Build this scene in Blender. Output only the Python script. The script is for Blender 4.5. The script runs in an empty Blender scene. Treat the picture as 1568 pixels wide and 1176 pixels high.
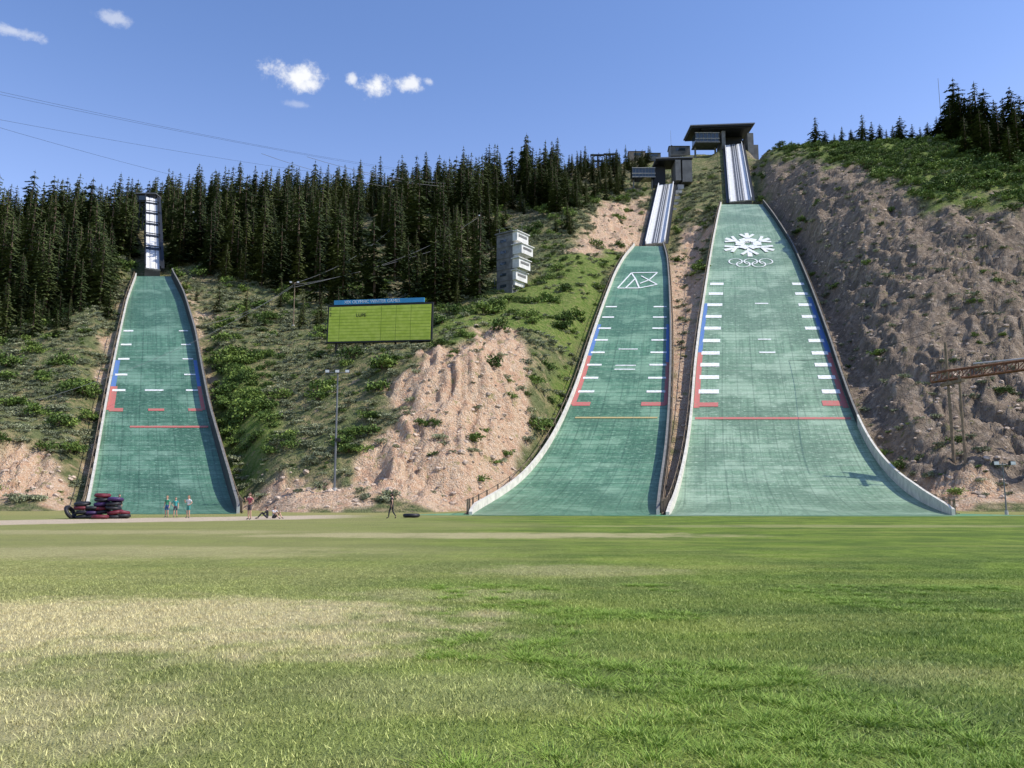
import bpy, math, random
import numpy as np
from mathutils import Vector, Matrix
random.seed(7); np.random.seed(7)
R=math.radians
# ------------------------------------------------------------------ survey helpers
F=1231.0; PIT=R(7.8); CH=1.75
cP,sP=math.cos(PIT),math.sin(PIT)
def S(px,py,Y):
    dx=(px-784)/F; dy=(588-py)/F; k=cP-dy*sP
    return Vector((Y*dx/k,Y,CH+Y*(sP+dy*cP)/k))
def proj(x,y,z):
    zc=y*cP+(z-CH)*sP; yc=-y*sP+(z-CH)*cP
    return 784+F*x/zc, 588-F*yc/zc
def zof(py,Y):
    dy=(588-py)/F
    return CH+Y*(sP+dy*cP)/(cP-dy*sP)
# ------------------------------------------------------------------ numpy noise
def _h(ix,iy,seed):
    n=(ix.astype(np.int64)*374761393+iy.astype(np.int64)*668265263+seed*982451653)&0x7fffffff
    n=((n^(n>>13))*1274126177)&0x7fffffff
    return ((n^(n>>16))&0xffff)/65535.0
def vn(x,y,seed=0):
    xi=np.floor(x);yi=np.floor(y);fx=x-xi;fy=y-yi
    fx=fx*fx*(3-2*fx);fy=fy*fy*(3-2*fy)
    a=_h(xi,yi,seed);b=_h(xi+1,yi,seed);c=_h(xi,yi+1,seed);d=_h(xi+1,yi+1,seed)
    return (a*(1-fx)+b*fx)*(1-fy)+(c*(1-fx)+d*fx)*fy
def fbm(x,y,o=4,seed=0,ridge=False):
    t=0;a=.5;s=0
    for i in range(o):
        n=vn(x*2**i+17.3*i,y*2**i-9.1*i,seed+i)
        if ridge: n=1-abs(2*n-1)
        t=t+a*n;s+=a;a*=.5
    return t/s
def sst(a,b,x):
    t=np.clip((x-a)/(b-a),0,1); return t*t*(3-2*t)
# ------------------------------------------------------------------ node helpers
class NT:
    def __init__(s,name):
        s.m=bpy.data.materials.new(name); s.m.use_nodes=True
        s.t=s.m.node_tree; s.b=s.t.nodes['Principled BSDF']; s.g=None
    def n(s,t): return s.t.nodes.new(t)
    def l(s,a,b): s.t.links.new(a,b)
    def setin(s,sock,v):
        if isinstance(v,(int,float)): sock.default_value=v
        elif isinstance(v,(tuple,list)):
            sock.default_value=tuple(v) if len(v)==len(sock.default_value) else (*v,1)
        else: s.l(v,sock)
    def math(s,op,a,b=0,clamp=False):
        n=s.n('ShaderNodeMath');n.operation=op;n.use_clamp=clamp
        s.setin(n.inputs[0],a);s.setin(n.inputs[1],b);return n.outputs[0]
    def mix(s,f,a,b,bt='MIX'):
        n=s.n('ShaderNodeMix');n.data_type='RGBA';n.blend_type=bt
        s.setin(n.inputs[0],f);s.setin(n.inputs[6],a);s.setin(n.inputs[7],b);return n.outputs[2]
    def rng(s,v,a,b,c=0.,d=1.):
        n=s.n('ShaderNodeMapRange');n.interpolation_type='SMOOTHSTEP'
        s.setin(n.inputs[0],v)
        for i,q in enumerate((a,b,c,d)): n.inputs[i+1].default_value=q
        return n.outputs[0]
    def pos(s):
        if s.g is None: s.g=s.n('ShaderNodeNewGeometry')
        return s.g.outputs['Position']
    def sep(s,v):
        n=s.n('ShaderNodeSeparateXYZ');s.l(v,n.inputs[0]);return n.outputs
    def scl(s,v,sc):
        n=s.n('ShaderNodeVectorMath');n.operation='MULTIPLY';s.l(v,n.inputs[0]);n.inputs[1].default_value=sc;return n.outputs[0]
    def noise(s,scale,detail=4,vec=None,rough=.55,dist=0):
        n=s.n('ShaderNodeTexNoise');n.inputs['Scale'].default_value=scale;n.inputs['Detail'].default_value=detail
        n.inputs['Roughness'].default_value=rough;n.inputs['Distortion'].default_value=dist
        s.l(vec if vec is not None else s.pos(),n.inputs['Vector']);return n.outputs[0]
    def bump(s,h,st=.5,dist=.1):
        n=s.n('ShaderNodeBump');n.inputs['Strength'].default_value=st;n.inputs['Distance'].default_value=dist
        s.l(h,n.inputs['Height']);s.l(n.outputs[0],s.b.inputs['Normal'])
    def col(s,v): s.setin(s.b.inputs['Base Color'],v)
    def rough(s,v,spec=.3):
        s.b.inputs['Roughness'].default_value=v; s.b.inputs['Specular IOR Level'].default_value=spec
_mc={}
def pm(name,c,rough=.7,var=.18,sc=1.5,bump=.0,metal=0,spec=.3):
    if name in _mc: return _mc[name]
    m=NT(name); f=m.rng(m.noise(sc,3),.3,.7)
    m.col(m.mix(f,tuple(x*(1-var) for x in c),tuple(min(1,x*(1+var)) for x in c)))
    m.rough(rough,spec); m.b.inputs['Metallic'].default_value=metal
    if bump: m.bump(m.noise(sc*6,3),bump,.03)
    _mc[name]=m.m; return m.m
# ------------------------------------------------------------------ mesh builder
class B:
    def __init__(s): s.v=[];s.f=[];s.m=[]
    def quad(s,pts,mi=0):
        i=len(s.v);s.v+= [tuple(p) for p in pts];s.f.append(tuple(range(i,i+len(pts))));s.m.append(mi)
    def box(s,c,sz,mi=0,M=None,taper=1.0):
        i=len(s.v);hx,hy,hz=sz[0]/2,sz[1]/2,sz[2]/2
        for dz in(-1,1):
            k=taper if dz>0 else 1
            for dx,dy in((-1,-1),(1,-1),(1,1),(-1,1)):
                p=Vector((c[0]+dx*hx*k,c[1]+dy*hy*k,c[2]+dz*hz))
                s.v.append(tuple(M@p if M else p))
        for f in((0,3,2,1),(4,5,6,7),(0,1,5,4),(1,2,6,5),(2,3,7,6),(3,0,4,7)):
            s.f.append(tuple(i+k for k in f));s.m.append(mi)
    def cyl(s,p0,p1,r0,r1=None,n=8,mi=0):
        r1=r0 if r1 is None else r1
        p0=Vector(p0);p1=Vector(p1);d=(p1-p0)
        if d.length<1e-6:return
        d.normalize();a=d.orthogonal().normalized();b=d.cross(a);i=len(s.v)
        for p,r in((p0,r0),(p1,r1)):
            for k in range(n):
                t=2*math.pi*k/n;s.v.append(tuple(p+a*(r*math.cos(t))+b*(r*math.sin(t))))
        for k in range(n):
            s.f.append((i+k,i+(k+1)%n,i+n+(k+1)%n,i+n+k));s.m.append(mi)
        s.f.append(tuple(i+k for k in range(n))[::-1]);s.m.append(mi)
        s.f.append(tuple(i+n+k for k in range(n)));s.m.append(mi)
    def tube(s,pts,rs,n=6,mi=0):
        for a,b,ra,rb in zip(pts[:-1],pts[1:],rs[:-1],rs[1:]): s.cyl(a,b,ra,rb,n,mi)
    def ell(s,c,r,mi=0,nu=12,nv=8,fn=None,vmin=0,vmax=1):
        i=len(s.v)
        for a in range(nv+1):
            ph=math.pi*(vmin+(vmax-vmin)*a/nv)
            for k in range(nu):
                t=2*math.pi*k/nu
                p=Vector((r[0]*math.sin(ph)*math.cos(t),r[1]*math.sin(ph)*math.sin(t),r[2]*math.cos(ph)))
                if fn:p=fn(p)
                s.v.append(tuple(Vector(c)+p))
        for a in range(nv):
            for k in range(nu):
                s.f.append((i+a*nu+k,i+(a+1)*nu+k,i+(a+1)*nu+(k+1)%nu,i+a*nu+(k+1)%nu));s.m.append(mi)
    def torus(s,c,Rr,r,mi=0,M=None,nu=24,nv=10):
        i=len(s.v)
        for a in range(nu):
            t=2*math.pi*a/nu
            for k in range(nv):
                q=2*math.pi*k/nv
                p=Vector(((Rr+r*math.cos(q))*math.cos(t),(Rr+r*math.cos(q))*math.sin(t),r*.85*math.sin(q)))
                if M:p=M@p
                s.v.append(tuple(Vector(c)+p))
        for a in range(nu):
            for k in range(nv):
                s.f.append((i+a*nv+k,i+((a+1)%nu)*nv+k,i+((a+1)%nu)*nv+(k+1)%nv,i+a*nv+(k+1)%nv));s.m.append(mi)
    def mesh(s,name,mats,smooth=False):
        me=bpy.data.meshes.new(name);me.from_pydata(s.v,[],s.f)
        for m in mats: me.materials.append(m)
        me.polygons.foreach_set('material_index',s.m)
        if smooth: me.polygons.foreach_set('use_smooth',[True]*len(s.f))
        me.update();return me
    def obj(s,name,mats,parent=None,smooth=False,link=True):
        o=bpy.data.objects.new(name,s.mesh(name,mats,smooth))
        if link: bpy.context.scene.collection.objects.link(o)
        if parent:o.parent=parent
        return o
def empty(name,loc=(0,0,0)):
    o=bpy.data.objects.new(name,None);o.location=loc;o.empty_display_size=1
    bpy.context.scene.collection.objects.link(o);return o
def catenary(p0,p1,sag,n=24):
    return [Vector(p0).lerp(Vector(p1),i/n)-Vector((0,0,sag*4*(i/n)*(1-i/n))) for i in range(n+1)]

# ------------------------------------------------------------------ ski jump hills
class Hill:
    def __init__(s,Ya,Y0,Y1,Y2,Yt,pyt,L,Rr,gt=.72):
        s.Y=np.linspace(Ya,Yt,220)
        yy=np.linspace(Ya,Yt,2000)
        g=sst(Y0,Y1,yy)*(1-(1-gt)*sst(Y2,Yt,yy))
        z=np.concatenate([[0],np.cumsum((g[1:]+g[:-1])/2*np.diff(yy))])
        z*=zof(pyt,Yt)/z[-1]; z+=.03
        s.Z=np.interp(s.Y,yy,z); s.yy=yy;s.zz=z
        py=proj(0,s.Y,s.Z)[1]; s.py=py
        lp=sorted(L);rp=sorted(Rr)
        pl=np.interp(py,[a for a,b in lp],[b for a,b in lp]);pr=np.interp(py,[a for a,b in rp],[b for a,b in rp])
        dyv=(588-py)/F;k=cP-dyv*sP
        def sm(a):
            for _ in range(60):
                a=np.concatenate([[a[0]],(a[:-2]+2*a[1:-1]+a[2:])/4,[a[-1]]])
            return a
        s.XL=sm(s.Y*(pl-784)/F/k); s.XR=sm(s.Y*(pr-784)/F/k)
        s.Yt=Yt;s.Ya=Ya
    def z(s,Y): return np.interp(Y,s.Y,s.Z)
    def xl(s,Y): return np.interp(Y,s.Y,s.XL)
    def xr(s,Y): return np.interp(Y,s.Y,s.XR)
    def Yof(s,py):
        m=np.argsort(s.py);return float(np.interp(py,s.py[m],s.Y[m]))
    def p(s,u,Y,off=0.):
        return (float(s.xl(Y)+(s.xr(Y)-s.xl(Y))*u),float(Y),float(s.z(Y)+off))
hR=Hill(66,69,122,215,250,313,
 [(800,1014),(790,1024),(778,1032),(740,1043),(700,1052),(660,1058),(620,1062),(580,1064),(540,1068),(500,1073),(460,1079),(420,1085),(370,1093),(330,1101),(313,1105)],
 [(800,1475),(790,1462),(778,1432),(760,1395),(740,1372),(720,1352),(700,1337),(660,1315),(620,1300),(580,1286),(540,1274),(500,1260),(460,1246),(420,1230),(380,1213),(340,1188),(313,1168)])
hM=Hill(67,71,116,190,220,377,
 [(800,715),(785,725),(770,747),(755,775),(735,802),(700,832),(660,856),(620,874),(580,889),(540,901),(500,914),(460,928),(420,943),(395,957),(378,972)],
 [(800,1003),(775,1007),(700,1018),(640,1023),(560,1026),(500,1026),(440,1024),(400,1021),(375,1014)])
hL=Hill(72,76,112,165,190,423,
 [(785,134),(765,138),(700,150),(640,160),(580,171),(520,183),(460,196),(425,209)],
 [(785,362),(770,355),(740,346),(700,335),(640,318),(580,307),(520,297),(460,280),(425,262)])
hills=[hL,hM,hR]
IN=[(S(234,411,197),S(232,302,246),3.6),(S(1003,372,227),S(1020,282,288),5.6),(S(1134,307,256),S(1123,221,340),7.2)]

# ------------------------------------------------------------------ terrain
COL=[
(-900,92,[(110,690),(140,560),(180,460),(250,370),(320,345)]),
(-200,88,[(98,712),(110,650),(135,560),(165,480),(200,420),(250,370),(320,340)]),
(0,86,[(95,720),(103,655),(118,615),(135,560),(165,490),(200,425),(250,370),(310,340)]),
(90,84,[(92,745),(100,700),(112,640),(135,550),(165,475),(200,412),(250,365),(310,335)]),
(150,82,[(95,720),(110,640),(135,545),(165,465),(190,425),(250,360),(310,335)]),
(240,82,[(100,735),(120,650),(150,530),(190,428),(215,395),(250,358),(310,325)]),
(340,80,[(92,740),(105,670),(125,570),(150,500),(180,440),(215,392),(260,345),(310,318)]),
(440,79,[(90,738),(103,670),(122,590),(140,530),(160,482),(190,430),(230,378),(270,340),(315,310)]),
(560,78,[(88,735),(98,680),(110,610),(122,552),(135,524),(155,487),(190,430),(230,375),(270,335),(315,305)]),
(640,78,[(88,735),(97,670),(106,600),(114,545),(126,528),(155,482),(190,427),(230,370),(270,330),(315,300)]),
(720,78,[(87,735),(95,680),(104,600),(113,530),(126,510),(155,470),(190,422),(230,362),(270,320),(315,293)]),
(800,78,[(88,735),(98,680),(110,600),(130,510),(165,450),(190,410),(225,365),(270,318),(320,285)]),
(880,78,[(90,735),(103,680),(120,600),(145,500),(170,435),(200,380),(235,335),(280,292),(330,258)]),
(960,77,[(95,735),(110,680),(125,610),(150,505),(185,425),(220,374),(250,337),(290,290),(335,254),(360,245)]),
(1060,77,[(95,740),(110,690),(125,620),(150,520),(185,430),(220,370),(250,328),(290,284),(330,250),(360,238)]),
(1140,77,[(110,700),(125,640),(150,510),(200,385),(250,318),(290,277),(330,242),(355,230)]),
(1200,77,[(110,700),(125,620),(150,510),(180,425),(215,345),(240,292),(270,248),(310,226)]),
(1260,78,[(110,690),(125,600),(140,535),(158,450),(175,385),(195,310),(225,258),(270,225),(300,222)]),
(1340,80,[(100,715),(112,640),(122,580),(135,500),(150,420),(165,350),(178,297),(200,268),(240,228),(280,219)]),
(1450,82,[(90,752),(102,670),(114,585),(126,500),(138,420),(150,348),(158,314),(180,272),(215,222),(260,214)]),
(1568,82,[(90,740),(100,660),(112,570),(124,480),(135,400),(146,325),(156,298),(180,243),(205,208),(250,203)]),
(1750,82,[(90,725),(100,640),(112,550),(124,460),(135,380),(146,310),(180,230),(205,185),(250,180)]),
(2500,84,[(90,725),(100,640),(112,550),(124,460),(135,380),(146,310),(180,230),(205,185),(250,180)]),
]
NU,NY=640,520
uu=np.concatenate([np.linspace(-1.35,-.74,40,endpoint=False),np.linspace(-.74,.74,NU-80),np.linspace(.745,1.35,40)])
NU=len(uu)
Yg=66+ (np.linspace(0,1,NY)**1.35)*(430-66)
cu=np.array([(c[0]-784)/F/.982 for c in COL])
cz=[]
for c in COL:
    ys=[60,c[1]-5,c[1]]+[a for a,b in c[2]]
    zs=[-.5,-.45,0]+[zof(b,a) for a,b in c[2]]
    ys+= [c[2][-1][0]+50,600];zs+=[zs[-1]+3,zs[-1]-10]
    cz.append(np.interp(Yg,ys,zs))
cz=np.array(cz)
Z=np.empty((NY,NU))
for j in range(NY): Z[j]=np.interp(uu,cu,cz[:,j])
for _ in range(10):
    Z[1:-1]=(Z[:-2]+2*Z[1:-1]+Z[2:])/4
for _ in range(14):
    Z[:,1:-1]=(Z[:,:-2]+2*Z[:,1:-1]+Z[:,2:])/4
UU,YY=np.meshgrid(uu,Yg);XX=UU*YY
def inpoly(px,py,poly):
    c=np.zeros(px.shape,bool);n=len(poly)
    for i in range(n):
        x0,y0=poly[i];x1,y1=poly[(i+1)%n]
        if y0==y1: continue
        c^=((y0>py)!=(y1>py))&(px<(x1-x0)*(py-y0)/(y1-y0)+x0)
    return c
ROCK=[[(545,768),(555,700),(590,640),(600,590),(640,560),(670,525),(740,500),(800,505),(822,545),(800,600),(785,650),(800,700),(780,745),(740,768)],
[(-300,670),(0,665),(55,675),(100,720),(118,775),(-300,778)],[(375,735),(430,722),(520,730),(560,768),(380,768)],
[(860,380),(935,305),(990,292),(990,372),(900,385)],
[(1003,785),(1020,640),(1020,400),(1050,330),(1085,340),(1080,450),(1060,640),(1035,785)],
[(1360,720),(1570,740),(1700,785),(1440,787)],[(268,425),(295,440),(325,570),(312,570)],[(175,470),(198,425),(150,680),(135,700)],
[(700,365),(745,355),(750,395),(700,400)],[(790,670),(830,640),(800,720),(760,768),(700,768)]]
CLIFF=[[(1150,235),(1300,250),(1400,300),(1568,312),(1900,300),(1900,745),(1430,750),(1330,660),(1260,520),(1228,400),(1180,320)]]
LUSH=[[(308,535),(350,540),(420,590),(410,700),(345,705),(330,620)],[(830,400),(900,385),(965,368),(930,440),(890,520),(830,520),(790,470)],
[(1160,222),(1568,180),(1900,170),(1900,312),(1568,305),(1400,296),(1300,252)],[(820,700),(860,560),(900,520),(850,680)],[(640,520),(780,440),(850,400),(830,500),(700,510)]]
def masks(X,Y,Zv):
    px,py=proj(X,Y,Zv)
    n1=fbm(X*.13,Y*.13,4,3)-.5;n2=fbm(X*.13+50,Y*.13,4,9)-.5
    n3=fbm(X*.7,Y*.7,3,13)-.5;n4=fbm(X*.7+50,Y*.7,3,19)-.5
    qx=px+n1*70+n3*30;qy=py+n2*60+n4*30
    def M(ps):
        m=np.zeros(px.shape)
        for p in ps:m=np.maximum(m,inpoly(qx,qy,p).astype(float))
        return m
    return M(ROCK),M(CLIFF),M(LUSH)
rk,cl,lu=masks(XX,YY,Z)
def blur(a,n=3):
    a=a.copy()
    for _ in range(n):
        a[1:-1]=(a[:-2]+2*a[1:-1]+a[2:])/4; a[:,1:-1]=(a[:,:-2]+2*a[:,1:-1]+a[:,2:])/4
    return a
rkb,clb,lub=blur(rk,2),blur(cl,2),blur(lu,3)
clw=blur(cl,14);rkw=blur(rk,8)
ramp=sst(.3,4,Z)
nz=(fbm(XX*.05,YY*.05,4,21)-.5)*3.2+(fbm(XX*.25,YY*.25,4,33)-.5)*1.3+(fbm(XX*1.1,YY*1.1,3,37)-.5)*.4
wx=fbm(XX*.08,YY*.08,3,5)*3
gul=fbm(XX*.16+wx,YY*.03,4,41,ridge=True)
gul2=fbm(XX*.5+wx*2,YY*.11,5,45,ridge=True)
led=fbm(XX*.05,Z*.35+wx,4,47)
rough_=fbm(XX*1.3,YY*.9,3,49)
nz=nz+rkw*((.5-gul)*3.6+(.5-gul2)*2.2+(led-.5)*1.6+(rough_-.5)*1.1)+clw*((.5-gul)*4.2+(.5-gul2)*1.9+(led-.5)*3.0+(rough_-.5)*1.1)
Z=Z+nz*ramp
for h,(a,b,w) in zip(hills,IN):
    xl=np.interp(Yg,h.Y,h.XL)[:,None];xr=np.interp(Yg,h.Y,h.XR)[:,None];zj=np.interp(Yg,h.Y,h.Z)[:,None]
    d=np.maximum(np.maximum(xl-XX,XX-xr),0)
    wt=1-sst(.8,6.5,d); on=((Yg<=h.Yt+1))[:,None]
    Z=np.where(on,Z*(1-wt)+(zj-1.0-.1*d)*wt,Z)
    t=np.clip((Yg-a.y)/(b.y-a.y),0,1)[:,None]
    xc=a.x+(b.x-a.x)*t; zi=a.z+(b.z-a.z)*t
    d=np.maximum(abs(XX-xc)-w/2,0);on2=((Yg>h.Yt+1)&(Yg<b.y+14))[:,None]
    drop=2.2 if h is not hL else 3.0+8*t
    wt=1-sst(1,9,d)
    zt=np.minimum(zi-drop,1e9)
    zt=np.where((Yg<a.y)[:,None],h.Z[-1]-1.0,zt)
    Z=np.where(on2,Z*(1-wt)+zt*wt,Z)
Z[0]-=.5
def H(x,y):
    x=np.asarray(x,float);y=np.asarray(y,float)
    u=x/y
    i=np.clip(np.searchsorted(uu,u)-1,0,NU-2);j=np.clip(np.searchsorted(Yg,y)-1,0,NY-2)
    fu=np.clip((u-uu[i])/(uu[i+1]-uu[i]),0,1);fy=np.clip((y-Yg[j])/(Yg[j+1]-Yg[j]),0,1)
    return (Z[j,i]*(1-fu)+Z[j,i+1]*fu)*(1-fy)+(Z[j+1,i]*(1-fu)+Z[j+1,i+1]*fu)*fy
def G(x,y):
    return max(0.,float(H(x,y))) if y>67 else 0.
def ground_at(px,py,Y0=60,Y1=400):
    Y=Y0
    while Y<Y1:
        p=S(px,py,Y)
        if p.z<=G(p.x,p.y): return p
        Y+=.4
    best=None
    for Y in np.arange(120,360,2.):
        x=S(px,py,Y).x;z=G(x,Y)
        if best is None or (z-CH)/Y>best[0]: best=((z-CH)/Y,Vector((x,Y,z)))
    return best[1]
me=bpy.data.meshes.new('hillside')
V=np.stack([XX,YY,Z],-1).reshape(-1,3)
jj,ii=np.meshgrid(np.arange(NY-1),np.arange(NU-1),indexing='ij')
a=(jj*NU+ii).ravel();Fc=np.stack([a,a+1,a+NU+1,a+NU],1)
me.vertices.add(len(V));me.vertices.foreach_set('co',V.ravel())
me.loops.add(Fc.size);me.loops.foreach_set('vertex_index',Fc.ravel().astype(np.int32))
me.polygons.add(len(Fc));me.polygons.foreach_set('loop_start',np.arange(0,Fc.size,4,dtype=np.int32))
me.polygons.foreach_set('loop_total',np.full(len(Fc),4,dtype=np.int32))
me.update(calc_edges=True);me.polygons.foreach_set('use_smooth',np.ones(len(Fc),bool))
ca=me.color_attributes.new('zone','FLOAT_COLOR','POINT')
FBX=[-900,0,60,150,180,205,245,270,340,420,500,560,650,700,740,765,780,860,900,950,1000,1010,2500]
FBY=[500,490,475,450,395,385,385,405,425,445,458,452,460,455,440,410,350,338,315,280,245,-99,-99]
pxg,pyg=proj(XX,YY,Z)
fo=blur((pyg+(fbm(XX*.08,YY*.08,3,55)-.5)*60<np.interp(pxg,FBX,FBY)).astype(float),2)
ca.data.foreach_set('color',np.stack([rkb,lub,clb,fo],-1).reshape(-1))
hill=bpy.data.objects.new('hillside',me);bpy.context.scene.collection.objects.link(hill)
m=NT('hillside_soil')
at=m.n('ShaderNodeAttribute');at.attribute_name='zone'
zs=m.n('ShaderNodeSeparateColor');m.l(at.outputs['Color'],zs.inputs[0])
n1=m.noise(.25,3);n2=m.noise(1.3,5);n3=m.noise(5,4);n4=m.noise(.6,5,rough=.7)
base=m.mix(m.rng(n1,.4,.6),(.31,.265,.13),(.18,.20,.085))
base=m.mix(m.rng(n2,.42,.62),base,(.12,.145,.055))
base=m.mix(m.rng(n4,.57,.7),base,(.46,.345,.22))
lus=m.mix(m.rng(n2,.35,.65),(.125,.20,.035),(.24,.27,.08))
lus=m.mix(m.rng(n4,.58,.70),lus,(.36,.28,.15))
roc=m.mix(m.rng(n2,.38,.62),(.68,.49,.325),(.60,.385,.24))
roc=m.mix(m.rng(n3,.5,.66),roc,(.78,.63,.475))
pk=m.noise(.45,4,rough=.7)
roc=m.mix(m.rng(pk,.50,.62,0,.55),roc,(.56,.32,.20))
roc=m.mix(m.rng(n4,.57,.66),roc,(.40,.33,.16))
clf=m.mix(m.rng(n2,.35,.65),(.335,.26,.19),(.235,.18,.13))
clf=m.mix(m.rng(m.noise(.9,4,m.scl(m.pos(),(1,1,.25))),.5,.68),clf,(.43,.345,.26))
clf=m.mix(m.rng(m.noise(.5,5,m.scl(m.pos(),(1,.6,.3)),.7),.52,.64,0,.75),clf,(.14,.115,.085))
clf=m.mix(m.rng(n4,.57,.66),clf,(.19,.18,.08))
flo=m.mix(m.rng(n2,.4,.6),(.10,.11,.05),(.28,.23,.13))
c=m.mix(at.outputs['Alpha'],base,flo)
c=m.mix(zs.outputs[1],c,lus);c=m.mix(zs.outputs[2],c,clf);c=m.mix(zs.outputs[0],c,roc)
m.col(c);m.rough(.95,.1)
hh=m.math('ADD',m.math('MULTIPLY',n2,1.4),n3)
m.bump(hh,1.0,.6)
me.materials.append(m.m)

# ------------------------------------------------------------------ field
def field_colour(m):
    x,y,z=m.sep(m.pos())
    n1=m.noise(.35,2);n2=m.noise(1.6,4);nb=m.noise(.12,1)
    g=m.mix(m.rng(n2,.35,.65),(.145,.225,.03),(.225,.31,.05))
    g=m.mix(m.rng(n1,.42,.6,0,.85),g,(.11,.17,.032))
    st=m.noise(1,3,m.scl(m.pos(),(.12,.7,.5)))
    g=m.mix(m.rng(st,.45,.65,0,.6),g,(.30,.33,.08))
    # broad curved mowing passes
    rr_=m.math('SQRT',m.math('ADD',m.math('MULTIPLY',m.math('ADD',x,14),m.math('ADD',x,14)),m.math('MULTIPLY',m.math('ADD',y,6),m.math('ADD',y,6))))
    mw=m.math('ABSOLUTE',m.math('SUBTRACT',m.math('FRACT',m.math('DIVIDE',m.math('ADD',rr_,n2),4.4)),.5))
    g=m.mix(m.rng(mw,.18,.32,0,.26),g,(.09,.15,.03))
    dry=m.rng(m.math('ADD',x,m.math('MULTIPLY',m.math('SUBTRACT',nb,.5),26)),7,-12,0,.68)
    g=m.mix(dry,g,(.36,.335,.14))
    tot=None
    for cx,cy,rx,ry,s in ((-6.0,11.2,5.6,2.9,.95),(-4.6,6.6,2.2,1.8,.6),(-1,35,11,2.6,.75),(-14,25,10,3,.4),(-20,38,12,2.5,.45),(1.2,19,2.5,1.6,.4),(4,8.2,1.1,.8,.2),(-1.2,14.5,2.2,1.,.35),(18,45,16,2,.35),(-.5,7.5,1.5,.8,.2)):
        dx=m.math('DIVIDE',m.math('SUBTRACT',x,cx),rx);dy=m.math('DIVIDE',m.math('SUBTRACT',y,cy),ry)
        r=m.math('ADD',m.math('MULTIPLY',dx,dx),m.math('MULTIPLY',dy,dy))
        r=m.math('ADD',r,m.math('MULTIPLY',m.math('SUBTRACT',n2,.5),2.4))
        r=m.math('ADD',r,m.math('MULTIPLY',m.math('SUBTRACT',n1,.5),2.0))
        q=m.rng(r,1.45,.1,0,s)
        tot=q if tot is None else m.math('MAXIMUM',tot,q)
    g=m.mix(tot,g,m.mix(n2,(.50,.42,.22),(.64,.55,.32)))
    yp=m.math('ADD',y,m.math('MULTIPLY',x,-.72))
    pd=m.math('ABSOLUTE',m.math('SUBTRACT',yp,73.8))
    pd=m.math('ADD',pd,m.math('MULTIPLY',m.math('SUBTRACT',n1,.5),4))
    pth=m.math('MULTIPLY',m.rng(pd,6.6,5.0),m.rng(x,-10,-16))
    g=m.mix(pth,g,m.mix(n2,(.56,.44,.31),(.70,.57,.43)))
    ft=m.rng(m.math('ADD',y,m.math('MULTIPLY',n1,10)),69,77,0,.8)
    g=m.mix(ft,g,m.mix(n2,(.44,.36,.17),(.27,.29,.08)))
    return g,n2
m=NT('field_grass');g,n3=field_colour(m)
fine=m.noise(45,2);mid=m.noise(7,3)
g=m.mix(m.rng(fine,.3,.7),m.mix(.40,g,(.03,.04,.012)),g)
g=m.mix(m.rng(mid,.4,.65,0,.30),g,m.mix(.6,g,(.03,.05,.012)))
m.col(g);m.rough(.95,.1);m.bump(m.math('ADD',fine,mid),.7,.05)
gm=m.m
b=B();b.quad([(-3000,-3000,0),(3000,-3000,0),(3000,4000,0),(-3000,4000,0)]);b.obj('ground',[gm])
m=NT('grass_blades');g,n3=field_colour(m)
rp=m.g.outputs['Random Per Island']
g=m.mix(m.rng(rp,0,1,0,.36),g,m.mix(m.rng(rp,.5,1),(.07,.13,.018),(.54,.50,.22)))
br=m.n('ShaderNodeHueSaturation');m.l(g,br.inputs['Color']);m.l(m.math('ADD',m.math('MULTIPLY',rp,1.0),.78),br.inputs['Value'])
m.col(br.outputs[0]);m.rough(.75,.2);bm_=m.m
# ------------------------------------------------------------------ instancing
def scatter(name,pts,sc,rot,variants,idx=None):
    n=len(pts);me=bpy.data.meshes.new(name);me.vertices.add(n);me.vertices.foreach_set('co',np.asarray(pts,float).ravel())
    A=me.attributes.new('sc','FLOAT_VECTOR','POINT');A.data.foreach_set('vector',np.asarray(sc,float).ravel())
    A=me.attributes.new('rt','FLOAT_VECTOR','POINT');A.data.foreach_set('vector',np.asarray(rot,float).ravel())
    if idx is None: idx=np.random.randint(0,len(variants),n)
    A=me.attributes.new('ix','INT','POINT');A.data.foreach_set('value',np.asarray(idx,dtype=np.int32))
    me.update()
    o=bpy.data.objects.new(name,me);bpy.context.scene.collection.objects.link(o)
    col=bpy.data.collections.new(name+'_kinds')
    for v in variants: col.objects.link(v)
    ng=bpy.data.node_groups.new(name+'_scatter','GeometryNodeTree')
    ng.interface.new_socket('Geometry',in_out='INPUT',socket_type='NodeSocketGeometry')
    ng.interface.new_socket('Geometry',in_out='OUTPUT',socket_type='NodeSocketGeometry')
    N=ng.nodes.new;L=ng.links.new
    gi=N('NodeGroupInput');go=N('NodeGroupOutput');ip=N('GeometryNodeInstanceOnPoints');ci=N('GeometryNodeCollectionInfo')
    ci.inputs['Collection'].default_value=col;ci.inputs['Separate Children'].default_value=True;ci.inputs['Reset Children'].default_value=True
    def na(nm,t):
        q=N('GeometryNodeInputNamedAttribute');q.data_type=t;q.inputs[0].default_value=nm;return [x for x in q.outputs if x.enabled][0]
    L(gi.outputs[0],ip.inputs['Points']);L(ci.outputs[0],ip.inputs['Instance']);ip.inputs['Pick Instance'].default_value=True
    L(na('ix','INT'),ip.inputs['Instance Index']);L(na('sc','FLOAT_VECTOR'),ip.inputs['Scale'])
    er=N('FunctionNodeEulerToRotation');L(na('rt','FLOAT_VECTOR'),er.inputs[0]);L(er.outputs[0],ip.inputs['Rotation'])
    L(ip.outputs[0],go.inputs[0])
    md=o.modifiers.new('scatter','NODES');md.node_group=ng
    return o
pv=[]
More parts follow.
